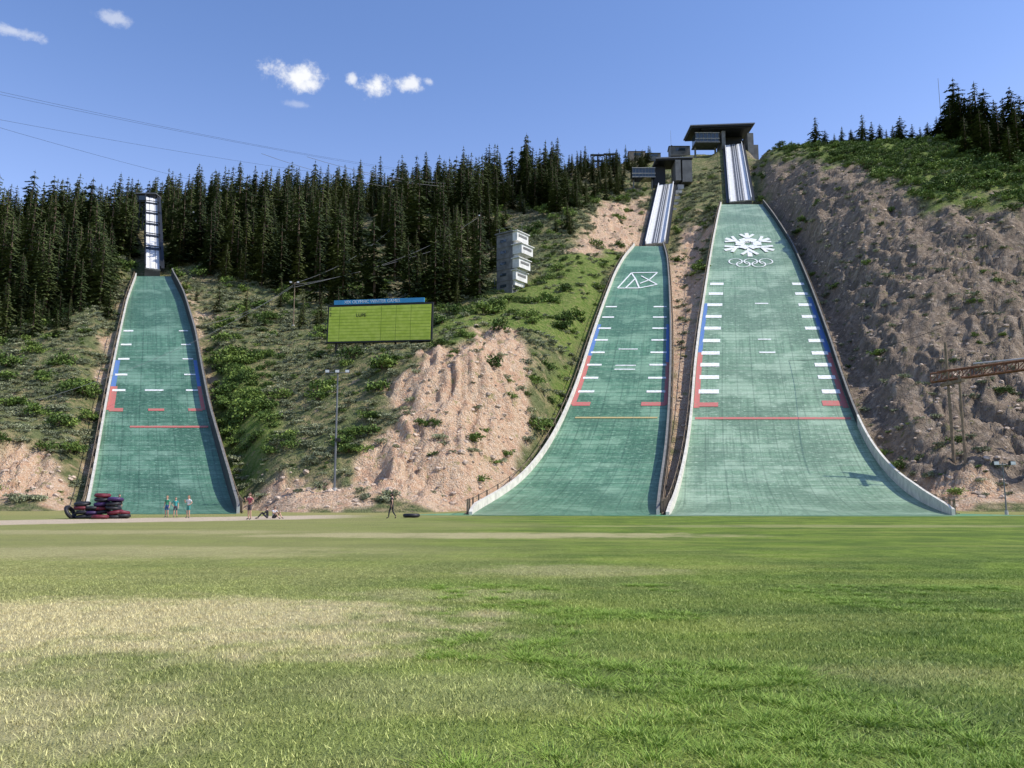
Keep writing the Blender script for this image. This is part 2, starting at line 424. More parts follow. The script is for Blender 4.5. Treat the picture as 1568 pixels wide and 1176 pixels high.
for k in range(4):
    b=B()
    for _ in range(1500):
        x,y=random.uniform(-.55,.55),random.uniform(-.55,.55)
        h=random.uniform(.015,.045)*(1.5 if random.random()<.05 else 1);w=random.uniform(.003,.006)
        t=random.uniform(0,6.283);lx,ly=random.gauss(0,.6)*h,random.gauss(0,.6)*h
        cx,cy=math.cos(t)*w,math.sin(t)*w
        b.v+=[(x-cx,y-cy,-.002),(x+cx,y+cy,-.002),(x+lx,y+ly,h)]
        i=len(b.v)-3;b.f+=[(i,i+1,i+2)];b.m+=[0]
    pv.append(b.obj('grass_patch',[bm_],link=False))
P=[];gs=[]
for yi in range(3,28):
    w=.70*yi+2.5
    for xi in range(int(-w),int(w)+1):
        P.append((xi+random.uniform(-.05,.05),yi+random.uniform(-.05,.05),0))
        gs.append(random.uniform(.8,1.2)*float(1-.93*sst(9,27,yi)))
n=len(P);scatter('grass',P,np.stack([np.ones(n),np.ones(n),gs],1),
  np.stack([np.zeros(n),np.zeros(n),np.random.randint(0,4,n)*math.pi/2],1),pv)
b=B()
for _ in range(260):
    t=random.uniform(0,6.283);r=abs(random.gauss(0,.13));x,y=r*math.cos(t),r*math.sin(t)
    h=random.uniform(.03,.08);w=.005;lx,ly=x*.5+random.gauss(0,.025),y*.5+random.gauss(0,.025);a=random.uniform(0,6.28)
    cx,cy=math.cos(a)*w,math.sin(a)*w;i=len(b.v)
    b.v+=[(x-cx,y-cy,0),(x+cx,y+cy,0),(x+lx,y+ly,h)]
    b.f+=[(i,i+1,i+2)];b.m+=[0]
m=NT('grass_clump_green');m.g=m.n('ShaderNodeNewGeometry');rp=m.g.outputs['Random Per Island']
m.col(m.mix(rp,(.15,.26,.025),(.32,.43,.075)));m.rough(.6,.3)
cv=[b.obj('grass_clump',[m.m],link=False)]
P=[];
for _ in range(900):
    y=random.uniform(4.5,16);x=random.uniform(-.1*y,.75*y)
    if fbm(np.array([x*.5]),np.array([y*.5]),3,4)[0]<.56: continue
    P.append((x,y,0))
n=len(P);s=np.random.uniform(.5,1.3,n);scatter('grass_clumps',P,np.stack([s,s,s*.4+.2],1),np.stack([s*0,s*0,np.random.uniform(0,6,n)],1),cv)

# ------------------------------------------------------------------ trees & shrubs
def leafmat(name,c1,c2,var=.35,hue=.03):
    m=NT(name);m.g=m.n('ShaderNodeNewGeometry');oi=m.n('ShaderNodeObjectInfo')
    c=m.mix(m.g.outputs['Random Per Island'],c1,c2)
    h=m.n('ShaderNodeHueSaturation');m.l(c,h.inputs['Color'])
    m.l(m.math('ADD',m.math('MULTIPLY',oi.outputs['Random'],var*2),1-var),h.inputs['Value'])
    m.l(m.math('ADD',m.math('MULTIPLY',oi.outputs['Random'],-hue),.5+hue*.4),h.inputs['Hue'])
    m.col(h.outputs[0]);m.rough(.75,.2);return m.m
mNeedle=leafmat('conifer_needles',(.024,.042,.013),(.092,.122,.036),.5,.05)
mBark=pm('bark',(.12,.085,.06),.9)
def conifer(seed,wid=.17,levels=24,gap=.04,col=1.0):
    rnd=random.Random(seed);b=B()
    b.cyl((0,0,-.03),(0,0,.5),.016,.009,6,1);b.cyl((0,0,.5),(0,0,.99),.009,.002,5,1)
    for L in range(levels):
        t=(L+rnd.uniform(-.35,.35))/levels;t=max(0,min(.985,t));z0=gap+t*(1-gap)
        rad=wid*(1-t)**.8*(1 if t>.12 else .75+t*2)*rnd.uniform(.65,1.2)+.006
        nb=int(8-3*t)
        off=rnd.uniform(0,6.28)
        for k in range(nb):
            if rnd.random()<.14: continue
            an=off+6.283*k/nb+rnd.uniform(-.35,.35);r=rad*rnd.uniform(.55,1.25)
            dx,dy=math.cos(an),math.sin(an);sx,sy=-dy,dx;drop=r*rnd.uniform(.15,.55)
            for q in range(5):
                f=(q+.8)/5.0;bl=r*.42*(1-.35*f)
                px,py_,pz=dx*r*f*.9,dy*r*f*.9,z0-drop*f*f+.01
                for sd in(-1,1):
                    a2=rnd.uniform(.4,1.1)*sd
                    ex,ey=dx*math.cos(a2)+sx*math.sin(a2),dy*math.cos(a2)+sy*math.sin(a2)
                    tip=(px+ex*bl,py_+ey*bl,pz-bl*rnd.uniform(-.1,.6))
                    wv=bl*.30
                    b.quad([(px-ey*wv,py_+ex*wv,pz+rnd.uniform(0,.010)),(px+ey*wv,py_-ex*wv,pz-rnd.uniform(0,.012)),tip],0)
            b.quad([(dx*r*.7-sx*r*.12,dy*r*.7-sy*r*.12,z0-drop*.5),(dx*r*.7+sx*r*.12,dy*r*.7+sy*r*.12,z0-drop*.55),(dx*r*1.12,dy*r*1.12,z0-drop*.8)],0)
    b.quad([(-.006,0,.95),(.006,0,.95),(0,0,1.02)],0);b.quad([(0,-.006,.95),(0,.006,.95),(0,0,1.02)],0)
    return b
cons=[conifer(1,.20),conifer(2,.26,22),conifer(3,.16,26),conifer(4,.22,20,.1),conifer(5,.18,24,.02),conifer(6,.29,20,.05)]
con=[c.obj('pine_tree',[mNeedle,mBark],link=False) for c in cons]
def clear(x,y,mar=3):
    for h,(a,b_,w) in zip(hills,IN):
        if y<h.Yt+3 and h.xl(y)-mar<x<h.xr(y)+mar: return False
        if h.Yt<=y<b_.y+10:
            t=min(1,max(0,(y-a.y)/(b_.y-a.y)));xc=a.x+(b_.x-a.x)*t
            if abs(x-xc)<w/2+mar+1: return False
    return True
P=[];Sc=[];cell={}
tries=0
while tries<15000:
    tries+=1
    y=random.uniform(120,345);x=random.uniform(-.85,.19)*y
    z=G(x,y);px,py=proj(x,y,z)
    nn=vn(np.array([x*.06]),np.array([y*.06]),71)[0];n2=vn(np.array([x*.11]),np.array([y*.11]),73)[0]
    lim=np.interp(px,FBX,FBY)+(nn-.5)*70+12
    out=py>lim
    if out and (random.random()>.04 or py>lim+80 or px>760): continue
    if not clear(x,y,2.5): continue
    if 545<px<900 and 325<py and n2<.52: continue
    if 290<px<545 and 400<py and n2<.42: continue
    if n2<.33 and py>335: continue
    if 480<px<690 and y<142: continue
    if 735<px<835 and y<190: continue
    if 215<px<250 and y<250 and y>190: continue
    q=4.8 if y>200 else 4.0
    key=(int(x/q),int(y/q))
    if key in cell: continue
    cell[key]=1
    h=random.choice((random.uniform(6,12),random.uniform(11,17),random.uniform(13,21)))*(.72+.5*nn)
    if px>860: h*=.55
    if out: h*=.55
    P.append((x,y,z-.2));Sc.append((h*random.uniform(.8,1.2),h*random.uniform(.8,1.2),h))
for px,py,hp in ((650,452,62),(570,455,90),(540,470,40),(430,470,50),(90,500,60),(30,520,55),(700,470,45),(725,300,50),
   (12,475,160),(40,445,170),(75,445,150),(104,430,140),(131,405,145),(168,392,125),(150,440,110),(188,386,85),(60,488,115),(28,500,115),(258,398,100),(280,405,125),(306,402,150),(325,412,120),(352,420,130),(372,402,145),
   (405,425,140),(456,430,170),(482,440,150),(515,430,130),(605,430,140),(640,400,150),(700,425,120),(735,425,95),(545,400,150),(680,390,130),(110,470,90),(5,440,160),(120,455,70),(50,515,80),(8,520,90),(85,470,100)):
    p=ground_at(px,py)
    if not clear(p.x,p.y,2): continue
    h=hp/F*p.y;P.append((p.x,p.y,p.z-.2));Sc.append((h*1.05,h*1.05,h))
n=len(P);scatter('pine_forest',P,Sc,np.stack([np.random.normal(0,.02,n),np.random.normal(0,.02,n),np.random.uniform(0,6.28,n)],1),con)
print('forest',n)
k=0
for px,py,hp in ((1250,216,46),(1264,216,26),(1278,215,20),(1290,214,30),(1304,214,24),(1322,214,48),(1336,212,38),(1348,212,34),(1358,212,24),(1368,212,30),(1380,212,44),(1398,212,30),(1410,212,24),(1422,212,32),(1436,212,40),
                 (1450,210,62),(1466,212,100),(1482,212,70),(1498,212,94),(1512,212,84),(1526,214,68),(1540,210,66),(1552,208,82),(1566,210,70),(1532,242,88),(1590,205,85),(1480,238,66),(1620,210,95),(1504,234,72),(1560,238,88),(1458,216,66),(1490,216,76),(1518,250,66),(1548,255,68),(1474,214,84),(1506,213,72)):
    p=ground_at(px,py);h=hp*1.05/F*p.y
    o=bpy.data.objects.new('pine_tree',con[(1,5,3,0,5,1)[k%6]].data);k+=1
    o.location=(p.x,p.y,G(p.x,p.y)-.3);o.scale=(h*1.3,h*1.3,h);o.rotation_euler=(0,0,k*1.3);bpy.context.scene.collection.objects.link(o)

def bush(seed,nl=420,hgt=.75,leaf=.13,lobes=7):
    rnd=random.Random(seed);b=B()
    L=[(rnd.uniform(-.6,.6),rnd.uniform(-.6,.6),rnd.uniform(.1,.6)*hgt,rnd.uniform(.2,.5)) for _ in range(lobes)]
    for _ in range(nl):
        cx,cy,cz_,r=rnd.choice(L)
        th=rnd.uniform(0,6.283);ph=math.acos(rnd.uniform(-.35,1));rr=r*rnd.uniform(.5,1.2)
        p=Vector((cx+rr*math.sin(ph)*math.cos(th),cy+rr*math.sin(ph)*math.sin(th),max(.02,cz_+rr*math.cos(ph)*hgt)))
        a=Vector((rnd.gauss(0,1),rnd.gauss(0,1),rnd.gauss(0,1)+.6)).normalized();c=a.orthogonal().normalized();d=a.cross(c)
        s1=leaf*rnd.uniform(.5,1.3);s2=s1*rnd.uniform(.4,.8)
        b.quad([p-c*s1,p-d*s2,p+c*s1,p+d*s2],0)
    for _ in range(6):
        t=rnd.uniform(0,6.28);b.cyl((0,0,-.05),(math.cos(t)*.35,math.sin(t)*.35,hgt*.6),.03,.01,4,1)
    return b
mSage=leafmat('sage_leaves',(.15,.175,.09),(.31,.33,.20),.35)
mOak=leafmat('scrub_leaves',(.05,.10,.018),(.165,.235,.052),.5)
sg=[bush(10+i,300,.7,.10).obj('sagebrush',[mSage,mBark],link=False) for i in range(3)]
ok_=[bush(20+i,460,.85,.10,11).obj('scrub_bush',[mOak,mBark],link=False) for i in range(4)]
Ps,Ss,Po,So=[],[],[],[]
NT_=90000
xs=np.random.uniform(-.85,.9,NT_);ys=70+np.random.uniform(0,1,NT_)**.85*240;xs=xs*ys
zz=H(xs,ys);pxs,pys=proj(xs,ys,zz);mr,mc,ml=masks(xs,ys,zz)
nn=fbm(xs*.12,ys*.12,3,81);rr=np.random.rand(NT_);sz=np.random.rand(NT_)
fl=np.interp(pxs,FBX,FBY)
for i in range(NT_):
    if zz[i]<1.0 : continue
    x,y,px,py=xs[i],ys[i],pxs[i],pys[i]
    infor=py<fl[i]-15
    right=px>1150
    if ml[i]: pr_o=.24 if px>1100 else .05; pr_s=.05
    elif mc[i]: pr_o=.016 if nn[i]>.5 else .003;pr_s=.035
    elif mr[i]: pr_o=.008;pr_s=.03
    elif infor: pr_o=.06;pr_s=.07
    elif right: pr_o=.06;pr_s=.08
    else: pr_o=.06 if nn[i]>.52 else .015;pr_s=.38 if nn[i]<.56 else .16
    if 308<px<420 and 540<py<700 and not mr[i]: pr_o=.28;pr_s=.02
    q=rr[i]
    if q<pr_o+pr_s:
        if not clear(x,y,1.6): continue
        if 485<px<680 and 455<py<530 and y<133: continue
        s=(.4+sz[i]*.8)*(1+.0015*y)
        if q<pr_o:
            s=(.6+sz[i]**2*1.9)*(1 if y<160 else 1.1)
            if py>700 or mc[i]: s*=.6
            if px>1180 and y>200: s*=.8
            Po.append((x,y,zz[i]-.1));So.append((s*random.uniform(.8,1.3),s,s*random.uniform(.7,1.2)))
        else: Ps.append((x,y,zz[i]-.08));Ss.append((s,s,s*random.uniform(.7,1.1)))
for px,py,s in ((610,560,3.2),(590,555,2.4),(410,490,3),(555,665,2.4),(560,640,2),(545,690,1.8),(90,560,3),(110,600,3),(100,690,2.2),(130,640,2.2),(380,610,2.6),(400,625,2.2),(740,660,1.0),(655,650,1.4),(780,585,1.),(700,540,1),
              (355,560,2.4),(345,600,2.2),(370,690,1.4),(30,560,3),(60,540,2.6),(1200,218,3.),(1215,216,2.6),(1228,218,2.4),(770,470,2.6),(745,480,2.8),(790,460,2.2),(1385,715,1.6),(1400,705,1.5),(1235,340,2.),(1225,355,1.8),(1540,600,1.4),(60,640,2.4),(90,650,2.2),(20,620,2.4)):
    p=ground_at(px,py)
    for _ in range(4):
        Po.append((p.x+random.uniform(-1,1)*s*.8,p.y+random.uniform(-1,1)*s*.8,p.z-.2));q=random.uniform(.45,.85);So.append((s*q,s*q,s*q*random.uniform(.8,1.2)))
def rots(n): return np.stack([np.zeros(n),np.zeros(n),np.random.uniform(0,6.28,n)],1)
scatter('sagebrush_scrub',Ps,Ss,rots(len(Ps)),sg);scatter('scrub_bushes',Po,So,rots(len(Po)),ok_)
print('bush',len(Ps),len(Po))
rv=[]
mStone=pm('loose_stone',(.50,.39,.295),.9,.3,2)
for k in range(3):
    b=B();rnd=random.Random(k)
    b.ell((0,0,0),(1,1,.7),0,8,5,lambda p:p*rnd.uniform(.72,1.15));rv.append(b.obj('rock',[mStone],link=False))
Pr=[];Sr=[]
for i in np.random.permutation(NT_)[:36000]:
    if zz[i]<.3 or not(mr[i] or mc[i]): continue
    if not clear(xs[i],ys[i],1): continue
    s=.07+.4*random.random()**4;Pr.append((xs[i]+.3,ys[i]+.2,float(H(xs[i]+.3,ys[i]+.2))));Sr.append((s*1.2,s,s))
scatter('loose_rocks',Pr,Sr,rots(len(Pr)),rv)

# ------------------------------------------------------------------ jump materials
def matmat(name,c1,c2,c3):
    m=NT(name);uv=m.n('ShaderNodeUVMap');uv.uv_map='UVMap';v=uv.outputs[0]
    su=m.sep(v)
    a=m.noise(1,4,m.scl(v,(.9,.04,1)),.65);bb=m.noise(1,4,m.scl(v,(.10,.7,1)),.65);cc=m.noise(.07,4,v);a2=m.noise(1,3,m.scl(v,(3.5,.08,1)),.6)
    c=m.mix(m.rng(a,.3,.7),c1,c2);c=m.mix(m.rng(bb,.45,.68,0,.85),c,c3)
    c=m.mix(m.rng(a2,.45,.65,0,.55),c,tuple(q*.55 for q in c1))
    c=m.mix(m.rng(cc,.42,.58,0,.6),c,tuple(q*.62 for q in c1))
    c=m.mix(m.rng(m.noise(.11,4,v,.6),.50,.62,0,.5),c,tuple(q*1.3+.02 for q in c3))
    rw=m.math('FRACT',m.math('DIVIDE',su[1],1.5));ln=m.math('FRACT',m.math('DIVIDE',su[0],2.4))
    c=m.mix(m.rng(rw,.78,.97,0,.55),c,tuple(q*.3 for q in c1));c=m.mix(m.rng(ln,.9,.99,0,.4),c,tuple(q*.35 for q in c1))
    c=m.mix(m.rng(m.noise(2.2,4,m.scl(v,(.6,1,1)),.7),.52,.70,0,.65),c,tuple(q*1.5+.03 for q in c3))
    m.col(c);m.rough(.45,.4)
    m.bump(m.noise(1,3,m.scl(v,(9,3,1))),.5,.06);return m.m
def paint(name,c):
    m=NT(name);m.col(m.mix(m.rng(m.noise(2.5,4,None,.7),.48,.66,0,.5),c,(.18,.27,.18)));m.rough(.6);return m.m
W_=paint('white_paint',(.76,.77,.74));RED=paint('red_paint',(.48,.14,.12));BLU=paint('blue_paint',(.08,.17,.42));ORG=paint('orange_paint',(.45,.35,.15))
mLet=pm('white_lettering',(.8,.8,.8))
mWallL=pm('board_offwhite',(.58,.55,.47),.7,.15,1.2);mWallDarkShade=pm('board_dark_and_shade',(.035,.04,.042),.7,.3,1);mPost=pm('post_timber',(.20,.15,.10),.9,.25,2)  # dark board: outer boarding, plus painted shade on right walls' inner faces
mConc=pm('concrete',(.42,.41,.39),.85,.15,.6,.2);mConcD=pm('concrete_dark',(.15,.15,.145),.85,.2,.5);mSteel=pm('steel_grey',(.16,.165,.17),.5,.1,2,metal=.3)
mCap=pm('wall_cap',(.17,.165,.15),.8)
mBlack=pm('black_steel',(.02,.021,.022),.5,.1,2);mGlass=pm('window_glass',(.03,.045,.055),.08,.1,.5,spec=.8);mTrk=pm('inrun_track',(.10,.105,.11),.5,.2,.7)
mWhite=pm('inrun_white',(.68,.68,.67),.7,.08,1)
def build_landing(h,root,m):
    nx=14;V=[];Fa=[];UV=[]
    arc=np.concatenate([[0],np.cumsum(np.hypot(np.diff(h.Y),np.diff(h.Z)))])
    for j,Y in enumerate(h.Y):
        for i in range(nx+1):
            u=i/nx;V.append(h.p(u,Y));UV.append(((u-.5)*(h.XR[j]-h.XL[j]),arc[j]))
    for j in range(len(h.Y)-1):
        for i in range(nx):
            a=j*(nx+1)+i;Fa.append((a,a+1,a+nx+2,a+nx+1))
    i0=len(V)
    for i in range(nx+1):
        p=h.p(i/nx,h.Yt);V.append((p[0],p[1]+.5,p[2]-4));UV.append((i,0))
    a0=(len(h.Y)-1)*(nx+1)
    for i in range(nx): Fa.append((a0+i,a0+i+1,i0+i+1,i0+i))
    me=bpy.data.meshes.new('landing_slope_mats');me.from_pydata(V,[],Fa)
    ul=me.uv_layers.new(name='UVMap')
    for l in me.loops: ul.data[l.index].uv=UV[l.vertex_index]
    me.materials.append(m);me.polygons.foreach_set('use_smooth',[True]*len(Fa));me.update()
    o=bpy.data.objects.new('landing_slope_mats',me);bpy.context.scene.collection.objects.link(o);o.parent=root
def cross(b,h,py,u0,u1,L,mi):
    Yc=h.Yof(py);n=max(1,int((u1-u0)*12))
    for i in range(n):
        a=u0+(u1-u0)*i/n;c=u0+(u1-u0)*(i+1)/n
        b.quad([h.p(a,Yc-L/2,.07),h.p(c,Yc-L/2,.07),h.p(c,Yc+L/2,.07),h.p(a,Yc+L/2,.07)],mi)
def strip(b,h,py0,py1,u0,u1,mi,off=.055):
    Y0,Y1=h.Yof(py0),h.Yof(py1);n=16
    for i in range(n):
        a=Y0+(Y1-Y0)*i/n;c=Y0+(Y1-Y0)*(i+1)/n
        b.quad([h.p(u0,a,off),h.p(u1,a,off),h.p(u1,c,off),h.p(u0,c,off)],mi)
def wall(h,root,side,hin=.9,light=True,lowpy=None):
    b=B();ys=np.linspace(h.Ya+2,h.Yt,110);pr=[];lows=[]
    for Y in ys:
        x=h.xl(Y) if side<0 else h.xr(Y);z=h.z(Y);k=side
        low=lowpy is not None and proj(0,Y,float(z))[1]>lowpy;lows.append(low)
        hh=hin*min(1,.3+(Y-ys[0])/(14 if light else 30))
        pr.append([(x,Y,z-.3),(x,Y,z+hh),(x+k*.3,Y,z+hh),(x+k*.3,Y,z-2.2)])
    for i,(p,q) in enumerate(zip(pr[:-1],pr[1:])):
        low=lows[i]
        lt=0 if (light or low) else 1  # right walls: inner shade put into the board colour, off-white low down
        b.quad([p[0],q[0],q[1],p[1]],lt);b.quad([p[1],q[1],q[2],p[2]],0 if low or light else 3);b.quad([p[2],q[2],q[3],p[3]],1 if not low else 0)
    b.quad(pr[0],0);b.quad(pr[-1],1)
    Y=ys[0]+3
    while Y<h.Yt:
        x=(h.xl(Y) if side<0 else h.xr(Y))+side*.5;z=float(h.z(Y))
        b.box((x,Y,z-.4),(.16,.16,3.4),2)
        Y+=3.6
    for i in range(0,len(ys)-1):
        x0=(h.xl(ys[i]) if side<0 else h.xr(ys[i]))+side*.62;x1=(h.xl(ys[i+1]) if side<0 else h.xr(ys[i+1]))+side*.62
        for dz in(1.15,.1): b.cyl((x0,ys[i],h.z(ys[i])+dz),(x1,ys[i+1],h.z(ys[i+1])+dz),.05,.05,4,2)
    b.obj('side_wall',[mWallL,mWallDarkShade,mPost,mCap],root)
def inrun(root,a,b_,w,bands=0):
    d=(b_-a);L=d.length;d.normalize();x=Vector((d.y,-d.x,0)).normalized();z=x.cross(d)
    M=Matrix.Translation(a)@Matrix((( x.x,d.x,z.x,0),(x.y,d.y,z.y,0),(x.z,d.z,z.z,0),(0,0,0,1)))
    b=B()
    b.box((0,L/2,-.5),(w,L,.8),0,M)
    b.box((0,L/2,-.04),(w*.30,L,.1),1 if not bands else 2,M)
    for s in(-1,1):
        b.box((s*w*.33,L/2,-.05),(w*.22,L,.1),2,M)
        b.box((s*(w/2-.1),L/2,.35),(.2,L,1.0),2 if not bands else 4,M)
        b.box((s*w*.05,L/2,.03),(.14,L,.06),2,M)
        if not bands:
            b.box((s*(w/2+.55),L/2,-.5),(.9,L,.12),4,M)
            b.cyl(M@Vector((s*(w/2+.95),0,.7)),M@Vector((s*(w/2+.95),L,.7)),.04,.04,5,4)
            for k in range(int(L/2.5)):
                b.cyl(M@Vector((s*(w/2+.95),k*2.5,-.4)),M@Vector((s*(w/2+.95),k*2.5,.7)),.035,.035,4,4)
    if bands:
        b.box((w/2+.5,L/2,-.1),(.8,L,.9),4,M)
    for k in range(1,int(L/7)):
        for s in(-1,1):
            p=M@Vector((s*w*.4,k*7,-.8));g=G(p.x,p.y)
            b.cyl(p,(p.x,p.y,min(g,p.z)-1),.25,.25,8,3)
        p0=M@Vector((-w*.4,k*7,-.85));p1=M@Vector((w*.4,k*7,-.85));b.cyl(p0,p1,.18,.18,6,3)
    for k in range(bands):
        y=L*(.22+.66*k/max(1,bands-1))
        b.box((0,y,1.0),(w+.2,.2,.22),4,M)
        for s in(-1,1): b.box((s*(w/2+.12),y,.3),(.16,.2,1.4),4,M)
        b.box((0,y+.8,.04),(w*.9,2.0,.12),4,M)
    b.box((0,.15,-1.6),(w,.3,2.4),3,M)
    b.obj('inrun',[mConc,mTrk,mWhite,mConcD,mBlack],root)
    return M,L

rootR=empty('ski_jump');matR=matmat('plastic_mats_pale',(.155,.265,.155),(.205,.325,.20),(.285,.38,.26))
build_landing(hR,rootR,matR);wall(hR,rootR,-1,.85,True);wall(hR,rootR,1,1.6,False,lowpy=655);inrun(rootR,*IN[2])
b=B()
for py in (435,450,467,485,503,522,541,559,578,600):
    L=.8+.0035*hR.Yof(py)
    cross(b,hR,py,.03,.165,L,0);cross(b,hR,py,.85,.97,L,0)
for py in(465,540): cross(b,hR,py,.46,.58,.5,0)
cross(b,hR,620,.03,.16,1.2,1);cross(b,hR,618,.83,.97,1.5,1);cross(b,hR,641,.02,.98,.6,1);cross(b,hR,520,.46,.56,.4,0)
strip(b,hR,465,540,.004,.035,2);strip(b,hR,540,625,.004,.04,1);strip(b,hR,455,540,.955,.992,2);strip(b,hR,540,625,.955,.992,1)
Y0=hR.Yof(394);Y1=hR.Yof(357);Yc=(Y0+Y1)/2;hy=(Y1-Y0)/2;uc=.46;wu=.36
def stroke(b,h,uc,Yc,wu,hy,pts,w,mi,off=.09):
    for (a0,b0),(a1,b1) in zip(pts[:-1],pts[1:]):
        d=math.hypot(a1-a0,b1-b0)
        if d<1e-6: continue
        nx,ny=-(b1-b0)/d*w/2,(a1-a0)/d*w/2;n=3
        for i in range(n):
            t0,t1=i/n,(i+1)/n
            q=[(a0+(a1-a0)*t0+nx,b0+(b1-b0)*t0+ny),(a0+(a1-a0)*t0-nx,b0+(b1-b0)*t0-ny),(a0+(a1-a0)*t1-nx,b0+(b1-b0)*t1-ny),(a0+(a1-a0)*t1+nx,b0+(b1-b0)*t1+ny)]
            b.quad([h.p(uc+x*wu,Yc+y*hy,off) for x,y in q],mi)
o_=.09
for k in range(6):
    an=math.pi/6+k*math.pi/3
    c,s=math.cos(an),math.sin(an);o_+=.012
    T=lambda r,t:(c*r-s*t,s*r+c*t)
    stroke(b,hR,uc,Yc,wu,hy,[T(.14,0),T(.98,0)],.16,0,o_)
    for sd in(-1,1):
        stroke(b,hR,uc,Yc,wu,hy,[T(.50,0),T(.84,.27*sd)],.12,0,o_+.1+.02*sd)
        stroke(b,hR,uc,Yc,wu,hy,[T(.20,0),T(.42,.20*sd)],.17,0,o_+.2+.02*sd)
Yr=hR.Yof(403);hyr=(hR.Yof(396)-hR.Yof(410))/2
for cx,cy in((-.62,.25),(0,.25),(.62,.25),(-.31,-.35),(.31,-.35)):
    o_+=.006
    stroke(b,hR,.46,Yr,.28,abs(hyr),[(cx+.27*math.cos(t*math.pi/9),cy+.62*math.sin(t*math.pi/9)) for t in range(19)],.055,0,o_)
b.obj('landing_markings',[W_,RED,BLU,ORG],rootR)

rootM=empty('ski_jump');matM=matmat('plastic_mats_green',(.075,.19,.10),(.11,.24,.14),(.19,.31,.195))
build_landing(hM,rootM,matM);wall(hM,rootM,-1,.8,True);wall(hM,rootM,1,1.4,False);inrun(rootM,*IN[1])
b=B()
for py in(470,486,503,521,540,559,579,600):
    cross(b,hM,py,.03,.2,.7,0);cross(b,hM,py,.76,.96,.7,0)
for py in(535,560,566): cross(b,hM,py,.36,.6,.35,0)
cross(b,hM,619,.02,.2,1.2,1);cross(b,hM,619,.72,.97,1.2,1);cross(b,hM,640,.1,.9,.4,3)
strip(b,hM,497,545,.004,.05,2);strip(b,hM,545,620,.004,.05,1);strip(b,hM,497,555,.95,.99,2);strip(b,hM,555,620,.95,.99,1)
Ya,Yb=hM.Yof(443),hM.Yof(417)
for i,st in enumerate(([(-1,-.9),(-.5,.9),(-.2,.2),(-.6,-.9),(-1,-.9)],[(-.5,.9),(1,.95),(.55,.0),(1,-.5),(.1,-.9),(-.6,-.9)],[(-.2,.2),(.1,-.9)],[(.1,.5),(.55,.0),(.1,-.4)])):
    stroke(b,hM,.46,(Ya+Yb)/2,.34,(Yb-Ya)/2,st,.08,0,.09+.02*i)
b.obj('landing_markings',[W_,RED,BLU,ORG],rootM)

rootL=empty('ski_jump');matL=matmat('plastic_mats_deep',(.065,.165,.095),(.095,.215,.13),(.16,.27,.185))
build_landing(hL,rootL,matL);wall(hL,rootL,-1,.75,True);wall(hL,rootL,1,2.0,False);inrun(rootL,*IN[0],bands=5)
b=B()
for py in(507,528,550,574,598):
    cross(b,hL,py,.03,.17,.7,0);cross(b,hL,py,.82,.95,.5,0)
cross(b,hL,598,.38,.58,.5,0)
cross(b,hL,628,.03,.17,1,1);cross(b,hL,628,.42,.58,.7,1);cross(b,hL,628,.82,.96,.8,1);cross(b,hL,654,.25,.98,.5,1)
strip(b,hL,552,592,.004,.06,2);strip(b,hL,592,628,.004,.08,1);strip(b,hL,552,592,.95,.99,2);strip(b,hL,592,628,.95,.99,1)
b.obj('landing_markings',[W_,RED,BLU],rootL)
b=B();b.quad([(-9,68.5,.012),(-2,66.3,.012),(15,65.0,.012),(34,64.3,.012),(43,66.5,.012),(40,74,.012),(14,76,.012),(-5,76,.012)]);
m=NT('apron_mats');m.col(m.mix(m.rng(m.noise(.8,4),.4,.6),(.07,.23,.12),(.18,.31,.14)));m.rough(.6);b.obj('outrun_mat',[m.m])
b=B();b.quad([(-37,71.5,.012),(-28,70.5,.012),(-27,78,.012),(-40,78,.012)]);b.obj('outrun_mat',[m.m])

# ------------------------------------------------------------------ start houses
Y=341;b=B();c=S(1102,202,Y)
M=Matrix.Translation(c)@Matrix.Rotation(R(-2.2),4,'Y')
b.box((0,2,1.0),(28.5,15,.5),0,M);b.box((0,2,.45),(27.5,14,.6),1,M)
b.box((2,1.5,.0),(22,11,.5),1,M)
q=S(1081,214,Y);b.box((q.x,Y+1,q.z),(10.5,7,4.2),2)
for i in range(7): b.box((q.x-5.1+i*1.7,Y-2.6,q.z),(.2,.25,4.2),3)
for dz in(-2.1,-.6,2.1): b.box((q.x,Y-2.65,q.z+dz),(10.8,.3,.25),4)
b.box((q.x,Y+1,q.z-2.4),(11,8,.5),3)
for s in(-1,1): b.box((q.x+s*4.5,Y+2,q.z-6),(.7,.7,7),3)
q=S(1108,218,Y);b.box((q.x-.6,Y+2,q.z),(1.6,9,8.5),3)
q=S(1147,222,Y);b.box((q.x,Y+2,q.z-2),(2.6,9,13),3)
q=S(1127,213,Y);b.box((q.x,Y+6,q.z),(9,1,7),1)
q=S(1156,236,Y);b.box((q.x,Y+2,q.z),(2,8,7),3)
b.obj('start_house',[mSteel,mBlack,mGlass,mConcD,mConc],rootR)
Y=291;b=B();c=S(1030,250,Y)
M=Matrix.Translation(c)@Matrix.Rotation(R(-1.5),4,'Y')
b.box((0,1,.6),(14,10,.5),0,M);b.box((.2,1,.1),(13,9,.5),1,M)
q=S(984,268,Y);b.box((q.x,Y,q.z),(8.5,5,3.6),2)
for i in range(8): b.box((q.x-4.2+i*1.2,Y-2.6,q.z),(.12,.15,3.6),3)
for dz in(-1.8,-.4,1.8): b.box((q.x,Y-2.62,q.z+dz),(8.8,.2,.22),4)
for s in(-1,1): b.box((q.x+s*3.5,Y,q.z-5),(.5,.5,7),3)
q=S(1010,267,Y);b.box((q.x,Y+3,q.z),(5,3,7.5),1)
q=S(1034,266,Y);b.box((q.x+.3,Y,q.z-.2),(2.0,8,8.),3)
q=S(1049,268,Y);b.box((q.x,Y,q.z),(3.6,8,8.4),3)
